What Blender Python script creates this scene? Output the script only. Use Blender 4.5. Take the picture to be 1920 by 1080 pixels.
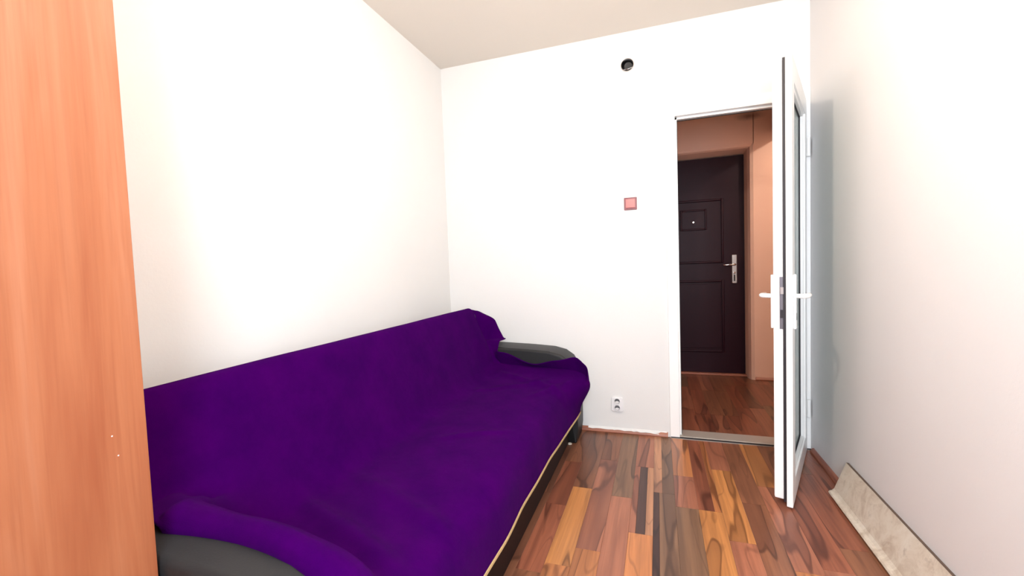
import bpy, bmesh, math, random
from mathutils import Vector, Matrix, noise
random.seed(7)
for o in list(bpy.data.objects): bpy.data.objects.remove(o)
S = bpy.context.scene
COL = S.collection

# ------------------------------------------------------------------ camera
F_PX = 809.43
YAW, PITCH, ROLL = (math.radians(a) for a in (18.708, -2.857, -2.0575))
CAM = Vector((0, 0, 1.118))
fwd = Vector((-math.sin(YAW)*math.cos(PITCH), math.cos(YAW)*math.cos(PITCH), math.sin(PITCH)))
rt = Vector((math.cos(YAW), math.sin(YAW), 0))
up = rt.cross(fwd)
r2 = rt*math.cos(ROLL) + up*math.sin(ROLL)
u2 = r2.cross(fwd)
cd = bpy.data.cameras.new('camera')
cd.sensor_width = 36; cd.lens = F_PX/1920*36; cd.clip_start = .02
cam = bpy.data.objects.new('camera', cd); COL.objects.link(cam)
cam.matrix_world = Matrix(((r2.x, u2.x, -fwd.x, CAM.x), (r2.y, u2.y, -fwd.y, CAM.y), (r2.z, u2.z, -fwd.z, CAM.z), (0, 0, 0, 1)))
S.camera = cam

# ------------------------------------------------------------------ light and exposure
BULB = 44.0            # room bulb, watts
ADDED_HALL_BULB = 31.0
WINDOW_W = 104.0
W = bpy.data.worlds.new('daylight'); S.world = W; W.use_nodes = True
W.node_tree.nodes['Background'].inputs[0].default_value = (.72, .84, 1, 1)
W.node_tree.nodes['Background'].inputs[1].default_value = 3.0
wl = bpy.data.lights.new('window_daylight', 'AREA'); wl.shape = 'RECTANGLE'
wl.size = .72; wl.size_y = 1.28; wl.energy = WINDOW_W; wl.color = (.84, .92, 1)
wo = bpy.data.objects.new('window_daylight', wl); COL.objects.link(wo)
wo.location = (.26, -.66, 1.52); wo.rotation_euler = (math.radians(84), 0, 0)   # faces +y, a little downwards
vs = S.view_settings
vs.view_transform = 'Standard'; vs.look = 'None'; vs.gamma = 1; vs.use_curve_mapping = False
vs.exposure = 0.0

# ------------------------------------------------------------------ measures
XL, XR, D, H, YB = -1.4516, .8208, 2.8627, 2.55, -.48
HALL0 = 2.985; HALLW = 4.40; HALLD = 4.535

# ------------------------------------------------------------------ material helpers
def srgb(r, g, b):
    f = lambda c: (c/255/12.92) if c <= 10 else ((c/255+.055)/1.055)**2.4
    return (f(r), f(g), f(b), 1)
def mat(name, color, rough=.6, metal=0, **kw):
    m = bpy.data.materials.new(name); m.use_nodes = True
    b = m.node_tree.nodes['Principled BSDF']
    b.inputs['Base Color'].default_value = color; b.inputs['Roughness'].default_value = rough
    b.inputs['Metallic'].default_value = metal
    for k, v in kw.items(): b.inputs[k.replace('_', ' ')].default_value = v
    return m
class N:
    """tiny node builder"""
    def __init__(s, m): s.t = m.node_tree; s.b = s.t.nodes['Principled BSDF']
    def n(s, typ, ins=None, **at):
        x = s.t.nodes.new(typ)
        for k, v in at.items(): setattr(x, k, v)
        for k, v in (ins or {}).items():
            if isinstance(v, bpy.types.NodeSocket): s.t.links.new(v, x.inputs[k])
            else: x.inputs[k].default_value = v
        return x
    def link(s, a, b): s.t.links.new(a, b)
    def math(s, op, a, b=0.0, c=0.0): return s.n('ShaderNodeMath', {0: a, 1: b, 2: c}, operation=op).outputs[0]
    def mix(s, f, a, b, blend='MIX'):
        x = s.n('ShaderNodeMix', data_type='RGBA', blend_type=blend)
        for i, v in ((0, f), (6, a), (7, b)):
            if isinstance(v, bpy.types.NodeSocket): s.link(v, x.inputs[i])
            else: x.inputs[i].default_value = v
        return x.outputs[2]
    def ramp(s, f, pts):
        x = s.n('ShaderNodeValToRGB', {0: f}); e = x.color_ramp.elements
        while len(e) < len(pts): e.new(.5)
        for q, (p, c) in zip(e, pts): q.position = p; q.color = c
        return x.outputs[0]
    def bump(s, h, strength, dist):
        x = s.n('ShaderNodeBump', {'Height': h, 'Strength': strength, 'Distance': dist}); s.link(x.outputs[0], s.b.inputs['Normal'])
    def pos(s, scale=(1, 1, 1)):
        g = s.n('ShaderNodeNewGeometry')
        return s.n('ShaderNodeVectorMath', {0: g.outputs['Position'], 1: scale}, operation='MULTIPLY').outputs[0]
    def obj(s, scale=(1, 1, 1)):
        g = s.n('ShaderNodeTexCoord')
        return s.n('ShaderNodeVectorMath', {0: g.outputs['Object'], 1: scale}, operation='MULTIPLY').outputs[0]
    def noise(s, v, scale, detail=3, rough=.5, dist=0, w=None):
        i = {'Vector': v, 'Scale': scale, 'Detail': detail, 'Roughness': rough, 'Distortion': dist}
        at = {}
        if w is not None: at['noise_dimensions'] = '4D'
        x = s.n('ShaderNodeTexNoise', **at)
        if w is not None: i['W'] = w
        for k, v_ in i.items():
            if isinstance(v_, bpy.types.NodeSocket): s.link(v_, x.inputs[k])
            else: x.inputs[k].default_value = v_
        return x.outputs[0]

def plaster(name, c, tone=.03, bump=.25, stain=None):
    m = mat(name, c, .85); k = N(m)
    a = k.noise(k.pos(), 2.2, 4, .55); f = k.noise(k.pos(), 90, 3, .6)
    dark = tuple(x*(1-tone*2) for x in c[:3])+(1,)
    col = k.mix(a, c, dark)
    if stain:
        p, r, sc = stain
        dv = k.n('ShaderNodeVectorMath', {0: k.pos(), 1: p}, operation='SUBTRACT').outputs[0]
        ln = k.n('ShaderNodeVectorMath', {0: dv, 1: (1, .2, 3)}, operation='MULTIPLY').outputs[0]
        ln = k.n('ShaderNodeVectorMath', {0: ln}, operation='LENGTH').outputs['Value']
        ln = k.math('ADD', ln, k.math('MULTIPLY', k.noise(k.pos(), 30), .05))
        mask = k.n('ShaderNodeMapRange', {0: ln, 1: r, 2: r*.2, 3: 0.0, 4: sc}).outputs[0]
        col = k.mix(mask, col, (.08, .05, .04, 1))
    k.link(col, k.b.inputs['Base Color']); k.bump(f, bump, .0015)
    return m

M = {}
M['wall'] = plaster('white_paint', (.79, .78, .765, 1))
M['wall_right'] = plaster('cool_white_paint', (.78, .765, .765, 1), .02)
M['ceiling'] = plaster('ceiling_paint', (.75, .69, .62, 1), .02)
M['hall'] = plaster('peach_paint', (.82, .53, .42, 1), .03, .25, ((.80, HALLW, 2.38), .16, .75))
M['pvc'] = mat('white_pvc', (.93, .925, .91, 1), .28)
M['pvc_grey'] = mat('grey_sealing_lip', (.35, .35, .36, 1), .5)
M['gasket'] = mat('black_rubber', (.015, .012, .016, 1), .6)
M['threshold'] = mat('threshold_metal', (.42, .39, .36, 1), .45, .3)
M['steel'] = mat('brushed_steel', (.55, .53, .52, 1), .3, 1)
M['lock'] = mat('dull_lock_metal', (.17, .16, .18, 1), .45, .8)
M['gap_shade'] = mat('painted_gap_shade', srgb(92, 74, 62), .8)  # brown that paints the shade between sill board and wall
M['chrome'] = mat('chrome_tube', (.75, .75, .76, 1), .15, 1)
M['dark_hole'] = mat('dark_cavity', (.02, .017, .018, 1), .8)
M['glass'] = mat('frosted_glass', (.36, .43, .39, 1), .25, 0, Transmission_Weight=.25)
M['bulb_holder'] = mat('black_bakelite', (.03, .03, .03, 1), .4)
M['socket'] = mat('white_plastic', (.80, .79, .80, 1), .3)
M['socket_shade'] = mat('grey_contact', (.12, .12, .13, 1), .5)
M['switch_frame'] = mat('maroon_plastic', srgb(128, 62, 66), .35)
M['switch_key'] = mat('rose_plastic', srgb(178, 96, 98), .3)
M['beige_trim'] = mat('beige_hem', srgb(196, 168, 120), .8)

# leather
def leather(name, c, rough):
    m = mat(name, c, rough); k = N(m)
    v = k.n('ShaderNodeTexVoronoi', {'Vector': k.obj(), 'Scale': 240.0}).outputs[0]
    k.b.inputs['Specular IOR Level'].default_value = .2
    k.bump(v, .12, .001); return m
M['leather'] = leather('black_leatherette', (.024, .024, .025, 1), .45)
M['leather_base'] = leather('dark_brown_leatherette', (.012, .006, .006, 1), .55)

# fleece blanket
m = mat('purple_fleece', (.062, .0025, .125, 1), .95, 0, Sheen_Weight=.06, Sheen_Roughness=.5, Sheen_Tint=(.35, .12, .6, 1), Specular_IOR_Level=.0)
k = N(m)
a = k.noise(k.obj(), 7, 4, .6); f = k.noise(k.obj(), 600, 2, .6); g_ = k.noise(k.obj(), 38, 4, .65)
c1 = k.ramp(a, [(.3, (.023, .0001, .056, 1)), (.7, (.038, .0001, .075, 1))])
c2 = k.mix(k.math('MULTIPLY', g_, .35), c1, (.047, .0004, .094, 1))
k.link(c2, k.b.inputs['Base Color']); k.bump(k.math('ADD', f, k.math('MULTIPLY', g_, 1.5)), .5, .0025)
M['fleece'] = m

# laminate: every strip takes its tone from the object colour, its figure from the object's random number
def laminate(name, dim=1.0):
    m = mat(name, (.4, .2, .1, 1), .32, 0, Specular_IOR_Level=.4); k = N(m)
    oi = k.n('ShaderNodeObjectInfo')
    w = k.math('MULTIPLY', oi.outputs['Random'], 57.0)
    fig = k.noise(k.pos((8.5, 1.25, 1)), 1.0, 1.3, .5, .45, w)               # broad heart / sap figure
    fine = k.noise(k.pos((150, 5, 1)), 1.0, 4, .65, .2, w)                     # pores
    band = k.noise(k.pos((34, 1.4, 1)), 1.0, 3, .6, .5, w)                     # growth bands
    base = oi.outputs['Color']
    dark = k.mix(1.0, base, (.56, .52, .54, 1), 'MULTIPLY')
    light = k.mix(1.0, base, (1.12, 1.08, 1.0, 1), 'MULTIPLY')
    col = k.mix(k.n('ShaderNodeMapRange', {0: band, 1: .38, 2: .62}).outputs[0], light, k.mix(1.0, base, (.72, .68, .66, 1), 'MULTIPLY'))
    heart = k.n('ShaderNodeMapRange', {0: fig, 1: .565, 2: .60}).outputs[0]
    fade = k.n('ShaderNodeMapRange', {0: fig, 1: .60, 2: .72, 3: .9, 4: .35}).outputs[0]
    col = k.mix(k.math('MULTIPLY', heart, fade), col, dark)
    line = k.math('ABSOLUTE', k.math('SUBTRACT', fig, .578))
    lm = k.n('ShaderNodeMapRange', {0: line, 1: .020, 2: .005, 3: 0.0, 4: .75}).outputs[0]
    l2 = k.n('ShaderNodeMapRange', {0: k.math('ABSOLUTE', k.math('SUBTRACT', fig, .43)), 1: .012, 2: .003, 3: 0.0, 4: .35}).outputs[0]
    col = k.mix(k.math('MAXIMUM', lm, l2), col, k.mix(1.0, base, (.24, .20, .22, 1), 'MULTIPLY'))
    col = k.mix(k.n('ShaderNodeMapRange', {0: fine, 1: .45, 2: .75, 3: 0.0, 4: .30}).outputs[0], col, dark)
    k.link(col, k.b.inputs['Base Color']); k.bump(fine, .06, .0006)
    return m
M['laminate'] = laminate('walnut_laminate')
m = mat('red_brown_moulding', srgb(150, 92, 70), .4); k = N(m)
k.link(k.ramp(k.noise(k.pos((3, 3, 60)), 1.5, 4), [(.3, srgb(128, 72, 56)), (.7, srgb(172, 108, 82))]), k.b.inputs['Base Color']); M['moulding'] = m
M['subfloor'] = mat('dark_underlay', (.05, .03, .025, 1), .8)

# wardrobe laminate
m = mat('orange_alder_laminate', srgb(205, 128, 86), .45, 0, Specular_IOR_Level=.3); k = N(m)
g1 = k.noise(k.pos((9, 9, .55)), 1.6, 4, .6, .6); g2 = k.noise(k.pos((120, 120, 2.2)), 1.0, 4, .65); g3 = k.noise(k.pos((28, 28, 1.3)), 1.0, 3, .6, .8)
c = k.ramp(g1, [(.28, srgb(144, 80, 51)), (.5, srgb(159, 97, 65)), (.72, srgb(168, 110, 80))])
c = k.mix(k.n('ShaderNodeMapRange', {0: g3, 1: .5, 2: .75, 3: 0.0, 4: .35}).outputs[0], c, srgb(132, 73, 46))
c = k.mix(k.n('ShaderNodeMapRange', {0: g2, 1: .45, 2: .75, 3: 0.0, 4: .3}).outputs[0], c, srgb(123, 66, 41))
k.link(c, k.b.inputs['Base Color']); M['wardrobe'] = m

# entrance door
m = mat('dark_brown_steel_door', (.020, .004, .009, 1), .45, 0, Specular_IOR_Level=.15); k = N(m)
k.bump(k.noise(k.pos((40, 40, 6)), 2.0, 3), .1, .001); M['entrance'] = m

# sill board
m = mat('stone_effect_board', srgb(200, 188, 172), .5); k = N(m)
a = k.noise(k.pos((6, 6, 6)), 2.2, 6, .65, .6); b_ = k.noise(k.pos((1, 1, 1)), 26, 4, .7)
c = k.ramp(a, [(.3, srgb(178, 160, 142)), (.5, srgb(204, 192, 176)), (.75, srgb(214, 206, 194))])
c = k.mix(k.n('ShaderNodeMapRange', {0: b_, 1: .58, 2: .75, 3: 0.0, 4: .5}).outputs[0], c, srgb(140, 124, 108))
k.link(c, k.b.inputs['Base Color']); M['sill'] = m

m = bpy.data.materials.new('lit_bulb_glass'); m.use_nodes = True; t = m.node_tree; t.nodes.clear()
e = t.nodes.new('ShaderNodeEmission'); e.inputs[0].default_value = (1, .86, .68, 1); e.inputs[1].default_value = 6
tr = t.nodes.new('ShaderNodeBsdfTransparent'); ad = t.nodes.new('ShaderNodeAddShader'); oo = t.nodes.new('ShaderNodeOutputMaterial')
t.links.new(e.outputs[0], ad.inputs[0]); t.links.new(tr.outputs[0], ad.inputs[1]); t.links.new(ad.outputs[0], oo.inputs[0]); M['bulb'] = m
m = bpy.data.materials.new('window_glass'); m.use_nodes = True; t = m.node_tree; t.nodes.clear()
tr = t.nodes.new('ShaderNodeBsdfTransparent'); gl = t.nodes.new('ShaderNodeBsdfGlossy'); gl.inputs['Roughness'].default_value = .02
mx = t.nodes.new('ShaderNodeMixShader'); mx.inputs[0].default_value = .06; oo = t.nodes.new('ShaderNodeOutputMaterial')
t.links.new(tr.outputs[0], mx.inputs[1]); t.links.new(gl.outputs[0], mx.inputs[2]); t.links.new(mx.outputs[0], oo.inputs[0]); M['window_glass'] = m

# ------------------------------------------------------------------ object helpers
ORG = {}
def thing(name, loc, label, cat, group=None):
    o = bpy.data.objects.new(name, None); COL.objects.link(o); o.location = loc; o.empty_display_size = .1
    tag(o, label, cat, group); ORG[o] = Vector(loc); return o
def tag(o, label=None, cat=None, group=None, kind=None):
    if label: o['label'] = label
    if cat: o['category'] = cat
    if group: o['group'] = group
    if kind: o['kind'] = kind
    return o
def obj(name, bm, m, parent=None, bevel=0, seg=2, smooth=False, local=False, origin=None, label=None):
    """bm is in world metres unless local; the mesh origin goes to the parent's origin"""
    org = ORG.get(parent, Vector()) if origin is None else Vector(origin)
    if not local: bmesh.ops.translate(bm, verts=bm.verts, vec=-org)
    bmesh.ops.recalc_face_normals(bm, faces=bm.faces)
    me = bpy.data.meshes.new(name); bm.to_mesh(me); bm.free()
    if smooth:
        for p in me.polygons: p.use_smooth = True
    me.materials.append(M[m]); o = bpy.data.objects.new(name, me); COL.objects.link(o)
    if parent:
        o.parent = parent
    else:
        if not local: o.location = org
    ORG[o] = org
    if bevel:
        b = o.modifiers.new('bevel', 'BEVEL'); b.width = bevel; b.segments = seg; b.limit_method = 'ANGLE'; b.angle_limit = math.radians(35)
        b.harden_normals = False
        for p in me.polygons: p.use_smooth = seg > 2
    if label: o['label'] = label
    return o
def bx(bm, x0, x1, y0, y1, z0, z1):
    v = [bm.verts.new(p) for p in ((x0, y0, z0), (x1, y0, z0), (x1, y1, z0), (x0, y1, z0), (x0, y0, z1), (x1, y0, z1), (x1, y1, z1), (x0, y1, z1))]
    for f in ((0, 3, 2, 1), (4, 5, 6, 7), (0, 1, 5, 4), (1, 2, 6, 5), (2, 3, 7, 6), (3, 0, 4, 7)): bm.faces.new([v[i] for i in f])
    return bm
def box(*a): return bx(bmesh.new(), *a)
def prism(poly, axis, a, b, bm=None):
    """poly: 2-d points; axis 'y': (x,z); 'x': (y,z); 'z': (x,y)"""
    bm = bm or bmesh.new()
    P = {'y': lambda p, t: (p[0], t, p[1]), 'x': lambda p, t: (t, p[0], p[1]), 'z': lambda p, t: (p[0], p[1], t)}[axis]
    A = [bm.verts.new(P(p, a)) for p in poly]; B = [bm.verts.new(P(p, b)) for p in poly]
    n = len(poly); bm.faces.new(A); bm.faces.new(B[::-1])
    for i in range(n): bm.faces.new((A[i], A[(i+1) % n], B[(i+1) % n], B[i]))
    return bm
def lathe(prof, c, axis='z', n=24, bm=None, closed=False):
    """prof: (radius, height) along the axis from c"""
    bm = bm or bmesh.new(); rings = []
    for r, h in prof:
        ring = []
        for i in range(n):
            a = 2*math.pi*i/n; p, q = r*math.cos(a), r*math.sin(a)
            v = {'z': (p, q, h), 'y': (p, h, q), 'x': (h, p, q)}[axis]
            ring.append(bm.verts.new((c[0]+v[0], c[1]+v[1], c[2]+v[2])))
        rings.append(ring)
    for A, B in zip(rings, rings[1:]):
        for i in range(n): bm.faces.new((A[i], A[(i+1) % n], B[(i+1) % n], B[i]))
    if not closed:
        bm.faces.new(rings[0][::-1]); bm.faces.new(rings[-1])
    else:
        A, B = rings[-1], rings[0]
        for i in range(n): bm.faces.new((A[i], A[(i+1) % n], B[(i+1) % n], B[i]))
    return bm
def tube(pts, r, n=10, bm=None, flat=1.0):
    bm = bm or bmesh.new(); pts = [Vector(p) for p in pts]; rings = []
    for i, p in enumerate(pts):
        d = (pts[min(i+1, len(pts)-1)]-pts[max(i-1, 0)]).normalized()
        a = d.cross(Vector((0, 0, 1)));  a = a.normalized() if a.length > 1e-3 else Vector((1, 0, 0))
        b = a.cross(d).normalized(); rr = r[i] if isinstance(r, (list, tuple)) else r
        rings.append([bm.verts.new(p+a*rr*math.cos(2*math.pi*k/n)+b*rr*flat*math.sin(2*math.pi*k/n)) for k in range(n)])
    for A, B in zip(rings, rings[1:]):
        for i in range(n): bm.faces.new((A[i], A[(i+1) % n], B[(i+1) % n], B[i]))
    bm.faces.new(rings[0][::-1]); bm.faces.new(rings[-1]); return bm
def struct(name, bm, m, parent=None, **kw):
    o = obj(name, bm, m, parent, **kw)
    if parent is None: o['kind'] = 'structure'
    return o
def sm(a, b, x):
    t = max(0, min(1, (x-a)/(b-a))); return t*t*(3-2*t)

# ------------------------------------------------------------------ the room shell
FX0, FX1, FZ1 = .057, XR, 2.055        # outer edges of the door frame in the far wall
HC, HR = (-.157, 2.348), .041          # round hole in the far wall
bm = bmesh.new()
q = .08
hx0, hx1, hz0, hz1 = HC[0]-q, HC[0]+q, HC[1]-q, HC[1]+q
for y0, y1 in ((D, HALL0),):
    for r in ((XL, hx0, 0, H), (hx0, hx1, 0, hz0), (hx0, hx1, hz1, H), (hx1, FX0, 0, H), (FX0, FX1, FZ1, H), (XR, 2.3, 0, H)):
        bx(bm, r[0], r[1], y0, y1, r[2], r[3])
    n = 32; sq = []; ci = []
    for i in range(n):
        a = 2*math.pi*i/n; c_, s_ = math.cos(a), math.sin(a); m_ = q/max(abs(c_), abs(s_))
        sq.append((HC[0]+c_*m_, HC[1]+s_*m_)); ci.append((HC[0]+c_*HR, HC[1]+s_*HR))
    for yy in (y0, y1):
        A = [bm.verts.new((p[0], yy, p[1])) for p in sq]; B = [bm.verts.new((p[0], yy, p[1])) for p in ci]
        for i in range(n): bm.faces.new((A[i], A[(i+1) % n], B[(i+1) % n], B[i]))
wall_far = struct('wall_far', bm, 'wall')
struct('wall_left', box(XL-.12, XL, YB-.12, HALL0, 0, H), 'wall')
struct('wall_right', box(XR, XR+.12, YB-.12, D, 0, H), 'wall_right')
WX0, WX1, WZ0, WZ1 = -.12, .64, .86, 2.16
bm = bmesh.new()
for r in ((XL, WX0, 0, H), (WX1, XR, 0, H), (WX0, WX1, 0, WZ0), (WX0, WX1, WZ1, H)): bx(bm, r[0], r[1], YB-.12, YB, r[2], r[3])
struct('wall_back', bm, 'wall')
struct('ceiling', box(XL-.12, 2.3, YB-.12, 4.7, H, H+.1), 'ceiling')
floor = struct('floor', box(XL-.12, 2.3, YB-.12, 4.7, -.06, -.0105), 'subfloor')

# window behind the camera
win = struct('window_1', box(WX0, WX1, YB-.10, YB-.095, WZ0, WZ1), 'window_glass')
bm = bmesh.new()
for r in ((WX0, WX0+.06, WZ0, WZ1), (WX1-.06, WX1, WZ0, WZ1), (WX0+.06, WX1-.06, WZ0, WZ0+.06), (WX0+.06, WX1-.06, WZ1-.06, WZ1)): bx(bm, r[0], r[1], YB-.12, YB-.06, r[2], r[3])
obj('window_frame', bm, 'pvc', win)

# ------------------------------------------------------------------ laminate floor, strip by strip
TONE = dict(O=srgb(206, 136, 88), Y=srgb(212, 146, 90), B=srgb(150, 100, 76), G=srgb(140, 106, 84), P=srgb(178, 116, 92), D=srgb(86, 58, 54), L=srgb(196, 144, 112), R=srgb(160, 98, 76))
PW = .0963; P0 = -.4235
def plank(x0, x1, y0, y1, tone, top=0.0):
    g = .0002
    c = .0006; w, l = (x1-x0)/2-g, (y1-y0)/2-g
    cx, cy = (x0+x1)/2, (y0+y1)/2
    bm = bmesh.new()
    lo = [bm.verts.new((sx*w, sy*l, -.0095)) for sx, sy in ((-1, -1), (1, -1), (1, 1), (-1, 1))]
    mi = [bm.verts.new((sx*w, sy*l, top-c*.6)) for sx, sy in ((-1, -1), (1, -1), (1, 1), (-1, 1))]
    hi = [bm.verts.new((sx*(w-c), sy*(l-c), top)) for sx, sy in ((-1, -1), (1, -1), (1, 1), (-1, 1))]
    bm.faces.new(hi)
    for a, b in ((lo, mi), (mi, hi)):
        for i in range(4): bm.faces.new((a[i], a[(i+1) % 4], b[(i+1) % 4], b[i]))
    o = obj('plank', bm, 'laminate', None, local=True)
    o.parent = floor; o.location = (cx, cy, 0)
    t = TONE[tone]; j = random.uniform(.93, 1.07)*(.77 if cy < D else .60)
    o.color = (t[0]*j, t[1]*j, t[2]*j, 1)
YE = D-.002
known = {   # strip: [(tone, y where the piece ends towards the camera), ...] from the far wall forwards
    -1: [('B', 2.37), ('R', 1.92), ('R', 1.46), ('B', .9)],
    0: [('B', 2.10), ('Y', 1.52), ('O', .95)],
    1: [('B', 2.44), ('P', 1.634), ('O', 1.05)],
    2: [('G', 2.06), ('P', 1.50), ('R', .9)],
    3: [('P', 2.40), ('L', 1.79), ('O', 1.2)],
    4: [('L', 2.145), ('G', 1.53), ('B', .9)],
    5: [('O', 2.345), ('P', 2.04), ('G', 1.43)],
    6: [('R', 2.04), ('Y', 1.43), ('O', .9)],
    7: [('P', 2.46), ('Y', 1.84), ('P', 1.22)],
    8: [('B', 2.15), ('B', 1.55), ('P', .95)],
    9: [('Y', 2.33), ('P', 1.715), ('O', 1.1)],
    10: [('B', 2.36), ('R', 1.75), ('P', 1.2)],
    11: [('B', 2.52), ('R', 1.9), ('B', 1.3)],
    12: [('R', 2.014), ('B', 1.4)]}
SUB = {(3, 1): [(0, .28, 'P'), (.28, .68, 'D'), (.68, 1, 'L')], (4, 1): [(0, .27, 'D'), (.27, 1, 'G')], (4, 0): [(0, .42, 'L'), (.42, 1, 'G')], (6, 0): [(0, .7, 'R'), (.7, 1, 'O')]}
for i in range(-11, 13):
    x0, x1 = max(P0+PW*i, XL), min(P0+PW*(i+1), XR)
    y = YE; lst = list(known.get(i, [(random.choice('OBPGR'), YE-random.uniform(.2, .6))]))
    while lst[-1][1] > YB: lst.append((random.choice('OBPGRY'), lst[-1][1]-.615))
    for n_, (tn, ye) in enumerate(lst):
        ye = max(ye, YB)
        if y-ye < .02: continue
        for a, b, t2 in SUB.get((i, n_), [(0, 1, tn)]):
            plank(x0+(x1-x0)*a, x0+(x1-x0)*b, ye, y, t2)
        y = ye
for i in range(-10, 18):                      # the hall beyond the doorway
    x0 = .243-.097*3+.097*(i); x1 = x0+.097
    if x1 < -.35 or x0 > 1.5: continue
    y = HALLD; off = {3: 3.35, 6: 3.55, 8: 3.64, 4: 3.35, 7: 3.56}.get(i, 3.3+((i*37) % 60)/100)
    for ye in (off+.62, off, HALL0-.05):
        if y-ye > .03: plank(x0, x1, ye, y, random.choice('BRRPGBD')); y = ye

# ------------------------------------------------------------------ mouldings at the floor
def moulding(p0, p1, nrm):
    """quarter-round strip from p0 to p1 along a wall whose inside normal is nrm"""
    prof = [(0, 0), (.017, 0), (.018, .006), (.016, .012), (.011, .020), (.005, .026), (0, .028)]
    bm = bmesh.new(); rings = []
    for p in (p0, p1): rings.append([bm.verts.new((p[0]+nrm[0]*a, p[1]+nrm[1]*a, .0005+b)) for a, b in prof])
    n = len(prof)
    for i in range(n): bm.faces.new((rings[0][i], rings[0][(i+1) % n], rings[1][(i+1) % n], rings[1][i]))
    bm.faces.new(rings[0]); bm.faces.new(rings[1][::-1]); return bm
bf = struct('baseboard_far', moulding((XL, D), (.044, D), (0, -1)), 'moulding')
bm = bmesh.new()                                # ragged bead of wall paint along the top of the moulding
x = -.46; A = []; 
while x < .05:
    A.append((x, .027-random.uniform(.0, .006)-.008*sm(-.1, .04, x))); x += random.uniform(.012, .03)
top = [bm.verts.new((a, D-.001, .034)) for a, b in A]; mid = [bm.verts.new((a, D-.0085, b+.004)) for a, b in A]; low = [bm.verts.new((a, D-.0145, b-.004)) for a, b in A]
for r1, r2_ in ((top, mid), (mid, low)):
    for i in range(len(A)-1): bm.faces.new((r1[i], r1[i+1], r2_[i+1], r2_[i]))
obj('paint_bead', bm, 'wall', bf)
struct('baseboard_right', moulding((XR, YB), (XR, D-.05), (-1, 0)), 'moulding')
struct('baseboard_left', moulding((XL, YB), (XL, D), (1, 0)), 'moulding')
struct('baseboard_hall', moulding((.83, HALLW), (2.2, HALLW), (0, -1)), 'moulding')

# ------------------------------------------------------------------ door frame and open leaf
IX0, IX1, IZ1 = .114, .775, 1.992
fr = struct('trim_1', prism([(FX0, .001), (IX0, .001), (IX0, IZ1), (IX1, IZ1), (IX1, .001), (FX1-.001, .001), (FX1-.001, FZ1), (FX0, FZ1)], 'y', D-.012, D+.058), 'pvc', bevel=.003)
tag(fr, 'white plastic door frame set in the far wall', None)
bm = bmesh.new()                              # inner rebate with its lip
for r in ((IX0-.001, IX0+.012, .012, IZ1), (IX1-.012, IX1+.001, .012, IZ1)): bx(bm, r[0], r[1], D+.022, D+.058, r[2], r[3])
bx(bm, IX0, IX1, D+.022, D+.058, IZ1-.012, IZ1+.001)
obj('rebate', bm, 'pvc', fr)
bm = bmesh.new()
bx(bm, IX0+.012, IX0+.016, D+.040, D+.048, .012, IZ1-.013); bx(bm, IX0+.016, IX1-.016, D+.050, D+.0575, IZ1-.015, IZ1-.0125)
obj('seal', bm, 'gasket', fr)
th = struct('trim_2', prism([(D-.004, .0), (D-.004, .004), (D+.004, .010), (D+.115, .010), (D+.122, .001), (D+.122, 0)], 'x', IX0-.05, XR-.002), 'threshold')
obj('seal', box(FX0+.004, XR-.003, D-.016, D-.0045, .0005, .0075), 'gasket', th)
obj('edge_strip', box(FX0+.004, XR-.003, D-.022, D-.0165, .0005, .003), 'threshold', th)

# leaf: local u runs from the hinge to the free edge, v from the room face back to the hall face
LW, LZ0, LZ1 = .745, .010, 1.977
HP = Vector((.797, 2.838, 0)); FE = Vector((.546, 2.135, 0))
leaf = thing('interior_door', HP, 'open white plastic door with frosted glass and two lever handles', 'door')
du = (FE-HP).normalized(); dv = Vector((du.y, -du.x, 0))
if dv.x > 0: dv = -dv
leaf.rotation_euler = (0, 0, math.atan2(du.y, du.x))
sgn = 1 if Vector((-du.y, du.x, 0)).dot(dv) > 0 else -1      # local +y is (-du.y, du.x)
def lb(bm, u0, u1, v0, v1, z0, z1):
    a, b = sorted((sgn*v0, sgn*v1)); return bx(bm, u0, u1, a, b, z0, z1)
ST = .098
def member(poly, v0, v1): return prism(poly, 'y', sgn*v0, sgn*v1)
def ring(u0, u1, z0, z1, w, v0, v1, name, m, bevel):
    """four mitred members of a rectangular frame"""
    for poly in ([(u0, z0), (u0+w, z0+w), (u0+w, z1-w), (u0, z1)], [(u1, z0), (u1, z1), (u1-w, z1-w), (u1-w, z0+w)],
                 [(u0, z0), (u1, z0), (u1-w, z0+w), (u0+w, z0+w)], [(u0, z1), (u0+w, z1-w), (u1-w, z1-w), (u1, z1)]):
        obj(name, member(poly, v0, v1), m, leaf, bevel=bevel, local=True)
ring(0, LW, LZ0, LZ1, ST, 0, .024, 'face_rail', 'pvc', .002)
ring(.02, LW-.020, LZ0+.020, LZ1-.020, ST-.02, .036, .074, 'core_rail', 'pvc', .004)
ring(.016, LW-.012, LZ0+.014, LZ1-.014, ST-.03, .0245, .0355, 'seal', 'gasket', 0)
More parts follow.
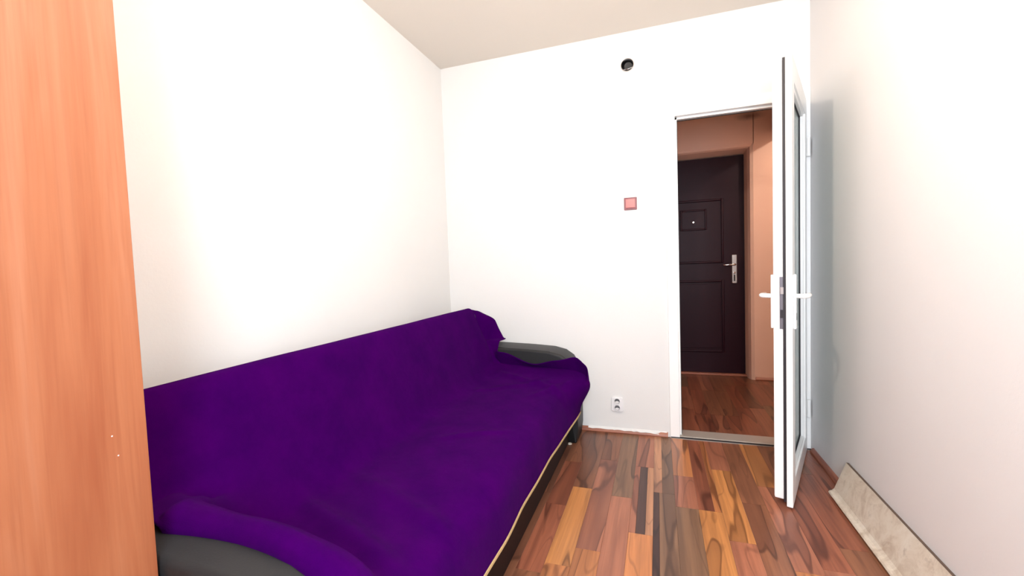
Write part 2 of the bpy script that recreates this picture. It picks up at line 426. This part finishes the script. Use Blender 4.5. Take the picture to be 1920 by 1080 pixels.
# glazing: pane, beads and black seals on the room side
g0, g1, gz0, gz1 = ST-.004, LW-ST+.004, LZ0+ST-.004, LZ1-ST+.004
obj('glass_pane', lb(bmesh.new(), g0, g1, .028, .042, gz0, gz1), 'glass', leaf, local=True, label='frosted greenish glass pane')
for a, b, c, d in ((g0, g0+.018, gz0, gz1), (g1-.018, g1, gz0, gz1), (g0+.018, g1-.018, gz0, gz0+.018), (g0+.018, g1-.018, gz1-.018, gz1)):
    obj('glazing_bead', lb(bmesh.new(), a, b, .008, .026, c, d), 'pvc', leaf, bevel=.004, local=True)
bm = bmesh.new()
for a, b, c, d in ((g0+.018, g0+.022, gz0+.018, gz1-.018), (g1-.022, g1-.018, gz0+.018, gz1-.018), (g0+.022, g1-.022, gz0+.018, gz0+.022), (g0+.022, g1-.022, gz1-.022, gz1-.018)):
    lb(bm, a, b, .022, .0279, c, d)
obj('glazing_seal', bm, 'gasket', leaf, local=True)
# lock strip in the free edge
lk = obj('lock_strip', lb(bmesh.new(), LW-.0215, LW-.0180, .030, .050,   .80, 1.03), 'lock', leaf, local=True, label='grey metal lock strip')
obj('latch', lb(bmesh.new(), LW-.018, LW-.008, .034, .046, .955, .985), 'steel', lk, local=True)
obj('strike_bolt', lb(bmesh.new(), LW-.018, LW-.012, .034, .046, .85, .885), 'gasket', lk, local=True)
def lever(v0, out, zc=.945):
    pl = obj('handle_plate', lb(bmesh.new(), LW-.058, LW-.028, v0, v0+out*.011, zc-.145, zc+.095), 'pvc', leaf, bevel=.004, local=True)
    y = lambda v: sgn*v
    u = LW-.043
    bm = tube([(u, y(v0+out*.009), zc), (u, y(v0+out*.036), zc), (u-.006, y(v0+out*.047), zc), (u-.022, y(v0+out*.052), zc), (u-.07, y(v0+out*.053), zc-.001), (u-.118, y(v0+out*.050), zc-.002), (u-.124, y(v0+out*.046), zc-.002)],
              [.010, .010, .0105, .0105, .0098, .009, .006], 12)
    obj('lever', bm, 'pvc', pl, local=True, smooth=True)
    obj('keyhole', lb(bmesh.new(), LW-.047, LW-.039, v0+out*.011, v0+out*.012, zc-.105, zc-.075), 'gasket', pl, local=True)
lever(0, -1); lever(.074, 1)
for z in (.25, 1.72):
    obj('hinge', lathe([(.009, -.05), (.009, .05)], (.004, -sgn*.009, z), 'z', 14), 'pvc', leaf, local=True)

# ------------------------------------------------------------------ hall behind the doorway
struct('wall_hall', prism([(-.7, HALLD+.02), (-.7, HALLW), (-.16, HALLW), (-.115, HALLD+.02)], 'z', 0, H), 'hall')
struct('wall_hall_right', prism([(.773, HALLD+.02), (.785, HALLW+.05), (.800, HALLW+.012), (.825, HALLW), (2.3, HALLW), (2.3, HALLD+.02)], 'z', 0, H), 'hall')
struct('wall_hall_top', prism([(HALLW, H), (HALLW, 2.135), (HALLW+.010, 2.118), (HALLW+.03, 2.108), (HALLD+.02, 2.085), (HALLD+.02, H)], 'x', -.2, .83), 'hall')
struct('wall_hall_side', box(-.8, -.7, HALL0, HALLD, 0, H), 'hall')
struct('wall_hall_end', box(2.2, 2.3, HALL0, HALLW, 0, H), 'hall')
struct('light_cut_beam', box(1.03, 1.07, HALL0, HALLW, 2.19, H), 'hall')        # unseen beam, added to cut the hall bulb's light along a diagonal
struct('wall_hall_back', box(-.7, 2.3, HALLD+.10, HALLD+.2, 0, H), 'hall')

ed = thing('entrance_door', (.334, HALLD, 0), 'dark brown entrance door with embossed panels at the end of the hall', 'door')
obj('slab', box(-.12, .772, HALLD, HALLD+.06, .022, 2.075), 'entrance', ed)
def raised(x0, x1, z0, z1, w=.022, h=.012, name='panel_moulding'):
    bm = bmesh.new()
    for a, b, c, d in ((x0, x0+w, z0, z1), (x1-w, x1, z0, z1), (x0+w, x1-w, z0, z0+w), (x0+w, x1-w, z1-w, z1)): bx(bm, a, b, HALLD-h, HALLD+.001, c, d)
    obj(name, bm, 'entrance', ed, bevel=.007, seg=3)
raised(.075, .597, 1.08, 1.69); raised(.075, .597, .22, .92)
raised(.215, .453, 1.40, 1.60, .018, .009)
obj('panel', box(.105, .567, HALLD-.006, HALLD+.001, .26, .88), 'entrance', ed, bevel=.005)
obj('peephole', lathe([(.011, .004), (.012, -.003), (.008, -.006), (.004, -.005)], (.334, HALLD, 1.479), 'y', 18), 'chrome', ed, smooth=True)
obj('sill', box(-.12, .80, HALLD-.035, HALLD+.02, .0005, .021), 'moulding', ed, bevel=.005)
pl = obj('handle_plate', box(.663, .707, HALLD-.010, HALLD, .884, 1.152), 'steel', ed, bevel=.004, label='brushed metal handle plate')
obj('lever', tube([(.688, HALLD-.009, 1.062), (.688, HALLD-.040, 1.062), (.680, HALLD-.050, 1.062), (.66, HALLD-.053, 1.062), (.60, HALLD-.053, 1.06), (.585, HALLD-.05, 1.06)], [.009, .009, .010, .010, .009, .006], 12), 'chrome', pl, smooth=True)
obj('lock_cylinder', lathe([(.010, .0), (.010, -.016), (.007, -.018)], (.685, HALLD-.010, .985), 'y', 16), 'chrome', pl)
obj('keyhole', box(.679, .691, HALLD-.0115, HALLD-.010, .905, .965), 'dark_hole', pl)

def pendant(x, y, zb, r, watts, color, label, cat='lamp'):
    t = thing('pendant_lamp', (x, y, H), label, cat)
    obj('ceiling_rose', lathe([(.045, -.001), (.045, -.012), (.02, -.03), (.006, -.034)], (x, y, H), 'z', 24), 'socket', t, smooth=True)
    obj('cord', tube([(x, y, H-.03), (x, y, zb+r+.05)], .003, 8), 'bulb_holder', t)
    obj('bulb_holder', lathe([(.008, r+.062), (.018, r+.055), (.019, r+.008), (.016, r-.002)], (x, y, zb), 'z', 20), 'bulb_holder', t, smooth=True)
    b = bmesh.new(); bmesh.ops.create_uvsphere(b, u_segments=20, v_segments=12, radius=r, matrix=Matrix.Translation((x, y, zb)))
    obj('bulb', b, 'bulb', t, smooth=True)
    l = bpy.data.lights.new('bulb_light', 'POINT'); l.energy = watts; l.color = color; l.shadow_soft_size = r*.7
    lo = bpy.data.objects.new('bulb_light', l); COL.objects.link(lo); lo.parent = t; lo.location = (0, 0, zb-H)
pendant(-.11, 1.20, 2.23, .04, BULB, (1, .86, .70), 'bare warm bulb hanging from the bedroom ceiling')
pendant(1.45, 3.30, 2.395, .03, ADDED_HALL_BULB, (1, .88, .74), 'unseen warm bulb added to light the hall from the right')  # out of view, added for the slanting light on the hall wall

# ------------------------------------------------------------------ wardrobe on the left
WF, WE = -.90, .525
wd = thing('wardrobe', (-1.17, .02, 0), 'tall orange wood-effect wardrobe against the left wall', 'wardrobe')
obj('side_panel', box(XL+.012, WF-.0195, WE-.018, WE, .0, 2.1), 'wardrobe', wd)
obj('side_panel', box(XL+.012, WF-.0195, YB+.012, YB+.03, 0, 2.1), 'wardrobe', wd)
obj('top_panel', box(XL+.012, WF-.0195, YB+.03, WE-.018, 2.082, 2.1), 'wardrobe', wd)
obj('back_panel', box(XL+.002, XL+.0115, YB+.012, WE, 0, 2.1), 'wardrobe', wd)
obj('plinth', box(WF-.05, WF-.032, YB+.03, WE-.018, 0, .07), 'wardrobe', wd)
wdoor = obj('door', box(WF-.019, WF, .024, WE, .072, 2.098), 'wardrobe', wd, bevel=.0015)
for fy, fz in ((.4712, .8494), (.478, .8124)):
    obj('paint_fleck', lathe([(.0013, 0), (.0009, .0005)], (WF, fy, fz), 'x', 8), 'socket', wdoor)
obj('door', box(WF-.019, WF, YB+.012, .021, .072, 2.098), 'wardrobe', wd, bevel=.0015)

# ------------------------------------------------------------------ sofa
sofa = thing('sofa', (-.87, 1.69, 0), 'black leatherette sofa with padded arms under the purple throw', 'sofa')
NA0, NA1, FA0, FA1 = .532, .690, 2.622, 2.832
def arm(y0, y1):
    P = [(-1.26, .002), (-.500, .002), (-.488, .08), (-.486, .30), (-.490, .40), (-.505, .465), (-.535, .520), (-.585, .555), (-.66, .574), (-.80, .584), (-1.0, .592), (-1.26, .600)]
    bm = prism(P, 'y', y0, y1); bw = bm.edges.layers.float.new('bevel_weight_edge')
    for e in bm.edges:                              # the padded outline is round, the foot of the arm stays square
        p, q_ = e.verts[0].co, e.verts[1].co
        if abs(p.y-q_.y) < 1e-5 and max(p.z, q_.z) > .05: e[bw] = 1.0 if min(p.z, q_.z) > .05 else .35
    o = obj('armrest', bm, 'leather', sofa, bevel=.075, seg=6); o.modifiers['bevel'].limit_method = 'WEIGHT'; return o
arm(NA0, NA1); arm(FA0, FA1)
obj('base', box(-1.22, -.546, NA1+.002, FA0-.002, .002, .239), 'leather_base', sofa, bevel=.006)
obj('seat_cushion', prism([(-1.16, .24), (-.535, .242), (-.530, .30), (-.55, .355), (-.61, .386), (-1.16, .40)], 'y', NA1+.004, FA0-.004), 'leather', sofa, bevel=.02, seg=3)
obj('backrest', prism([(-1.24, .405), (-1.07, .405), (-1.075, .50), (-1.165, .81), (-1.19, .828), (-1.215, .82), (-1.26, .70)], 'y', .60, 2.66), 'leather', sofa, bevel=.015, seg=3)
for x, y in ((-.55, 2.60), (-.55, .70), (-1.18, 2.60), (-1.18, .70)):
    obj('foot', lathe([(.012, .0008), (.014, .003), (.012, .008)], (x+.012, y, 0), 'z', 18), 'sill', sofa)

# ------------------------------------------------------------------ purple throw
CP = [(-1.262, .70), (-1.245, .775), (-1.222, .828), (-1.195, .846), (-1.168, .838), (-1.148, .80), (-1.115, .69), (-1.075, .555), (-1.045, .475), (-1.00, .432), (-.93, .418), (-.80, .412), (-.68, .406), (-.60, .398), (-.545, .374), (-.516, .328), (-.506, .27), (-.502, .213)]
def catmull(P, n):
    Q = [P[0]]+P+[P[-1]]; out = []
    for i in range(1, len(Q)-2):
        for s in range(n):
            t = s/n; r = []
            for c in (0, 1):
                a, b, d, e = Q[i-1][c], Q[i][c], Q[i+1][c], Q[i+2][c]
                r.append(.5*(2*b+(d-a)*t+(2*a-5*b+4*d-e)*t*t+(3*b-a-3*d+e)*t**3))
            out.append(tuple(r))
    out.append(P[-1]); return out
prof = catmull(CP, 7); SEAT = .408
def lerpt(x, T):
    for (a, p), (b, q_) in zip(T, T[1:]):
        if x <= b: return p+(q_-p)*sm(a, b, x)
    return T[-1][1]
EDGE = [(-1.05, .60), (-.958, .572), (-.739, .503), (-.60, .53), (-.483, .556), (-.419, .520), (-.38, .48)]
# column tables for the seat part: (v, y), (v, extra height above the seat)
NC = [(0, .607, .155), (.012, .603, .172), (.03, .612, .190), (.05, .628, .198), (.08, .643, .198), (.11, .664, .186), (.13, .690, .150), (.15, .706, .105), (.17, .73, .065), (.20, .775, .032), (.24, .86, .010), (.30, 1.0, 0)]
FC = [(.80, 2.28, 0), (.86, 2.43, .012), (.90, 2.52, .032), (.93, 2.580, .054), (.945, 2.606, .064)]
def tab(v, T, c):
    for A, B in zip(T, T[1:]):
        if v <= B[0]: t = (v-A[0])/(B[0]-A[0]); return A[c]+(B[c]-A[c])*t
    return T[-1][c]
def throw_point(px, pz, s, v):
    """s 0..1 along the profile, px/pz its point; v 0..1 along the sofa"""
    seat = sm(-1.10, -.985, px) if s > .3 else 0
    # along the seat
    ys, up_ = None, 0
    if v < .30: ys, up_ = tab(v, NC, 1), tab(v, NC, 2)*(1-.14*sm(-.72, -.5, px)); ys += (.014-.034*min(2.0, ((px+.78)/.22)**2))*max(0, 1-v/.10)
    elif v < .80: ys = 1.0+(2.28-1.0)*(v-.30)/.50
    elif v < .945: ys, up_ = tab(v, FC, 1), tab(v, FC, 2)
    else:
        t = (v-.945)/.055; ys = 2.606-.040*t; up_ = .064
    fx = .118*sm(.80, .945, v)*sm(-.75, -.52, px)
    nx = .034*sm(.16, .10, v)*sm(-.70, -.54, px); fx += nx
    x = px+fx
    if pz < SEAT and px > -.7:                                   # the drop at the front
        zt = SEAT+up_; z = .213+(pz-.213)*(zt-.213)/(SEAT-.213)
        x = px+fx*sm(.213, .36, pz)+(.030*sm(.55, .95, v)+nx)*sm(.36, .213, pz)
    else: z = pz+up_
    if v >= .945:
        t = (v-.945)/.055; e = lerpt(x, EDGE)
        k_ = sm(.25, .40, pz)
        z = z+(max(e, z)-z)*t*k_
    S_ = Vector((x, ys, z))
    # along the back
    yb = .60+(2.735-.60)*v
    e = sm(.93, 1.0, v)
    groove = math.exp(-((v-.955)/.014)**2)
    bz = pz-.030*e*sm(.5, .85, pz); bxx = px-.022*groove+.085*sm(.955, 1.0, v)*sm(.85, .78, pz)+.03*sm(.86, .935, v)*sm(.8, .5, pz)
    B_ = Vector((bxx, yb, bz))
    P = B_.lerp(S_, seat)
    # lift over the arms where the back part crosses them
    if s > .3:
        aw = sm(NA1+.03, NA1-.02, P.y)
        if aw > 0 and seat < 1: P.z = max(P.z, P.z+(.606-P.z)*aw) if P.z < .606 else P.z
        aw = sm(FA0-.03, FA0+.01, P.y)
        if aw > 0 and seat < 1: P.z = max(P.z, P.z+(.628-P.z)*aw) if P.z < .628 else P.z
    return P
NV = 170
bm = bmesh.new(); G = []
L = len(prof)
for i, (px, pz) in enumerate(prof):
    row = []
    for j in range(NV+1):
        v = j/NV
        v = v if v < .3 else v
        P = throw_point(px, pz, i/(L-1), v)
        # soft wrinkles
        s = i/(L-1); inner = sm(0, .05, v)*sm(1.0, .97, v)
        n1 = noise.noise(Vector((P.x*3.2, P.y*2.2, 3.3)))*.010+noise.noise(Vector((P.x*8, P.y*5+P.x*6, 9.1)))*.005
        rid = 0
        for (ax, ay, bx_, by, h, w) in ((-.93, 2.50, -.52, 2.34, .012, .020), (-.98, 2.20, -.62, 2.45, .008, .022), (-.85, 1.55, -.63, 1.72, .008, .016), (-.50, 2.5, -.66, 2.2, .009, .02), (-1.0, .98, -.62, .84, .016, .03), (-.95, 1.16, -.55, 1.02, .009, .03)):
            d = Vector((bx_-ax, by-ay)); q_ = Vector((P.x-ax, P.y-ay)); t = q_.dot(d)/d.length_squared
            if -.2 < t < 1.2:
                dist = abs(q_.x*d.y-q_.y*d.x)/d.length; rid += 1.5*h*math.exp(-(dist/w)**2)*sm(-.2, .2, t)*sm(1.2, .8, t)
        up_w = sm(.30, .42, s)
        P.z += (n1*.8*inner+rid)*up_w*sm(.22, .34, P.z) + .004*up_w
        P.x += n1*.6*inner*(1-up_w*.6) + (.006*noise.noise(Vector((P.y*5, P.z*4, 1.7))) if P.x > -.56 else 0)
        row.append(bm.verts.new(P))
    G.append(row)
for i in range(L-1):
    for j in range(NV): bm.faces.new((G[i][j], G[i][j+1], G[i+1][j+1], G[i+1][j]))
hem_pts = [tuple(G[-1][j].co) for j in range(0, NV+1, 2) if G[-1][j].co.y > .76]
ORGB = (-.87, 1.69, .41)
throw = obj('throw_blanket', bm, 'fleece', None, smooth=True, origin=ORGB)
so = throw.modifiers.new('thickness', 'SOLIDIFY'); so.thickness = .006; so.offset = 1
sb = throw.modifiers.new('soft', 'SUBSURF'); sb.levels = 1; sb.render_levels = 1
tag(throw, 'purple fleece throw spread over the back and seat of the sofa', 'blanket')
bmh = bmesh.new(); prev = None
for p in hem_pts:
    q_ = [bmh.verts.new((p[0]+a, p[1], p[2]+b)) for a, b in ((.000, .000), (.008, .0), (.008, -.010), (.000, -.010))]
    if prev:
        for i in range(4): bmh.faces.new((prev[i], prev[(i+1) % 4], q_[(i+1) % 4], q_[i]))
    prev = q_
obj('hem', bmh, 'beige_trim', throw, label='beige hem along the front edge')

# ------------------------------------------------------------------ small things on the far wall
sw = thing('light_switch', (-.156, D, 1.488), 'reddish square rocker light switch on the white wall', 'switch')
obj('frame_plate', box(-.195, -.117, D-.009, D-.0005, 1.449, 1.527), 'switch_frame', sw, bevel=.003)
obj('rocker', prism([(D-.009, 1.459), (D-.017, 1.461), (D-.0115, 1.517), (D-.009, 1.517)], 'x', -.185, -.127), 'switch_key', sw, bevel=.0015)

sk = thing('wall_socket', (-.267, D, .19), 'white double power socket low on the far wall', 'socket')
obj('cover_plate', prism([(-.306, .152), (-.296, .143), (-.238, .143), (-.228, .152), (-.231, .232), (-.238, .238), (-.296, .238), (-.303, .232)], 'y', D-.012, D-.0005), 'socket', sk, bevel=.003)
for z in (.213, .169):
    r_ = obj('outlet', lathe([(.0205, -.012), (.0205, -.019), (.0175, -.019), (.0165, -.0125)], (-.267, D, z), 'y', 28), 'socket', sk, smooth=False)
    obj('outlet_well', lathe([(.0166, -.0123), (.0166, -.0128)], (-.267, D, z), 'y', 24), 'socket_shade', r_)
    obj('contact_insert', prism([(-.281, z-.004), (-.2765, z-.011), (-.267, z-.0145), (-.2575, z-.011), (-.253, z-.004), (-.267, z+.001)], 'y', D-.0165, D-.0127), 'socket', r_)

vt = thing('vent_pipe', (HC[0], D, HC[1]), 'round metal-lined pipe hole near the top of the far wall', 'pipe')
obj('liner', lathe([(HR-.0005, -.004), (HR-.0005, .10), (HR-.004, .10), (HR-.004, -.004)], (HC[0], D, HC[1]), 'y', 32, closed=True), 'chrome', vt, smooth=False)
obj('duct_end', lathe([(HR-.0045, .092), (HR-.0045, .098)], (HC[0], D, HC[1]), 'y', 32), 'dark_hole', vt)
obj('damper', lathe([(.024, .030), (.027, .036), (.024, .042)], (HC[0]+.004, D, HC[1]+.006), 'y', 24), 'bulb_holder', vt)
obj('bracket', tube([(HC[0]-.034, D+.034, HC[1]-.012), (HC[0], D+.028, HC[1]-.014), (HC[0]+.034, D+.034, HC[1]-.004)], .004, 8), 'chrome', vt)

# ------------------------------------------------------------------ board leaning on the right wall
P = [(.739, .0075), (.7355, .0155), (.740, .0215), (.751, .0255), (.760, .0350), (.8105, .157), (.8200, .1545), (.786, .040), (.778, .012), (.765, .0075)]
sl = obj('sill_board', prism(P, 'y', .35, 2.325), 'sill', None, origin=(.78, 1.4, 0))
me = sl.data
for vtx in me.vertices:                         # far end cut slantwise: the lip reaches less far than the top edge
    if vtx.co.y > .5: vtx.co.y += .015*(vtx.co.z/.16) - .004
ORG[sl] = Vector((.78, 1.4, 0))
obj('gap_shade_strip', prism([(.8098, .1570), (.8102, .1588), (.8198, .1566), (.8196, .1548)], 'y', .36, 2.332), 'gap_shade', sl, label='dark strip painted as the shadow line along the upper edge')  # dark strip in place of the shadow line between board and wall
tag(sl, 'stained beige stone-effect sill board leaning along the right wall', 'board')
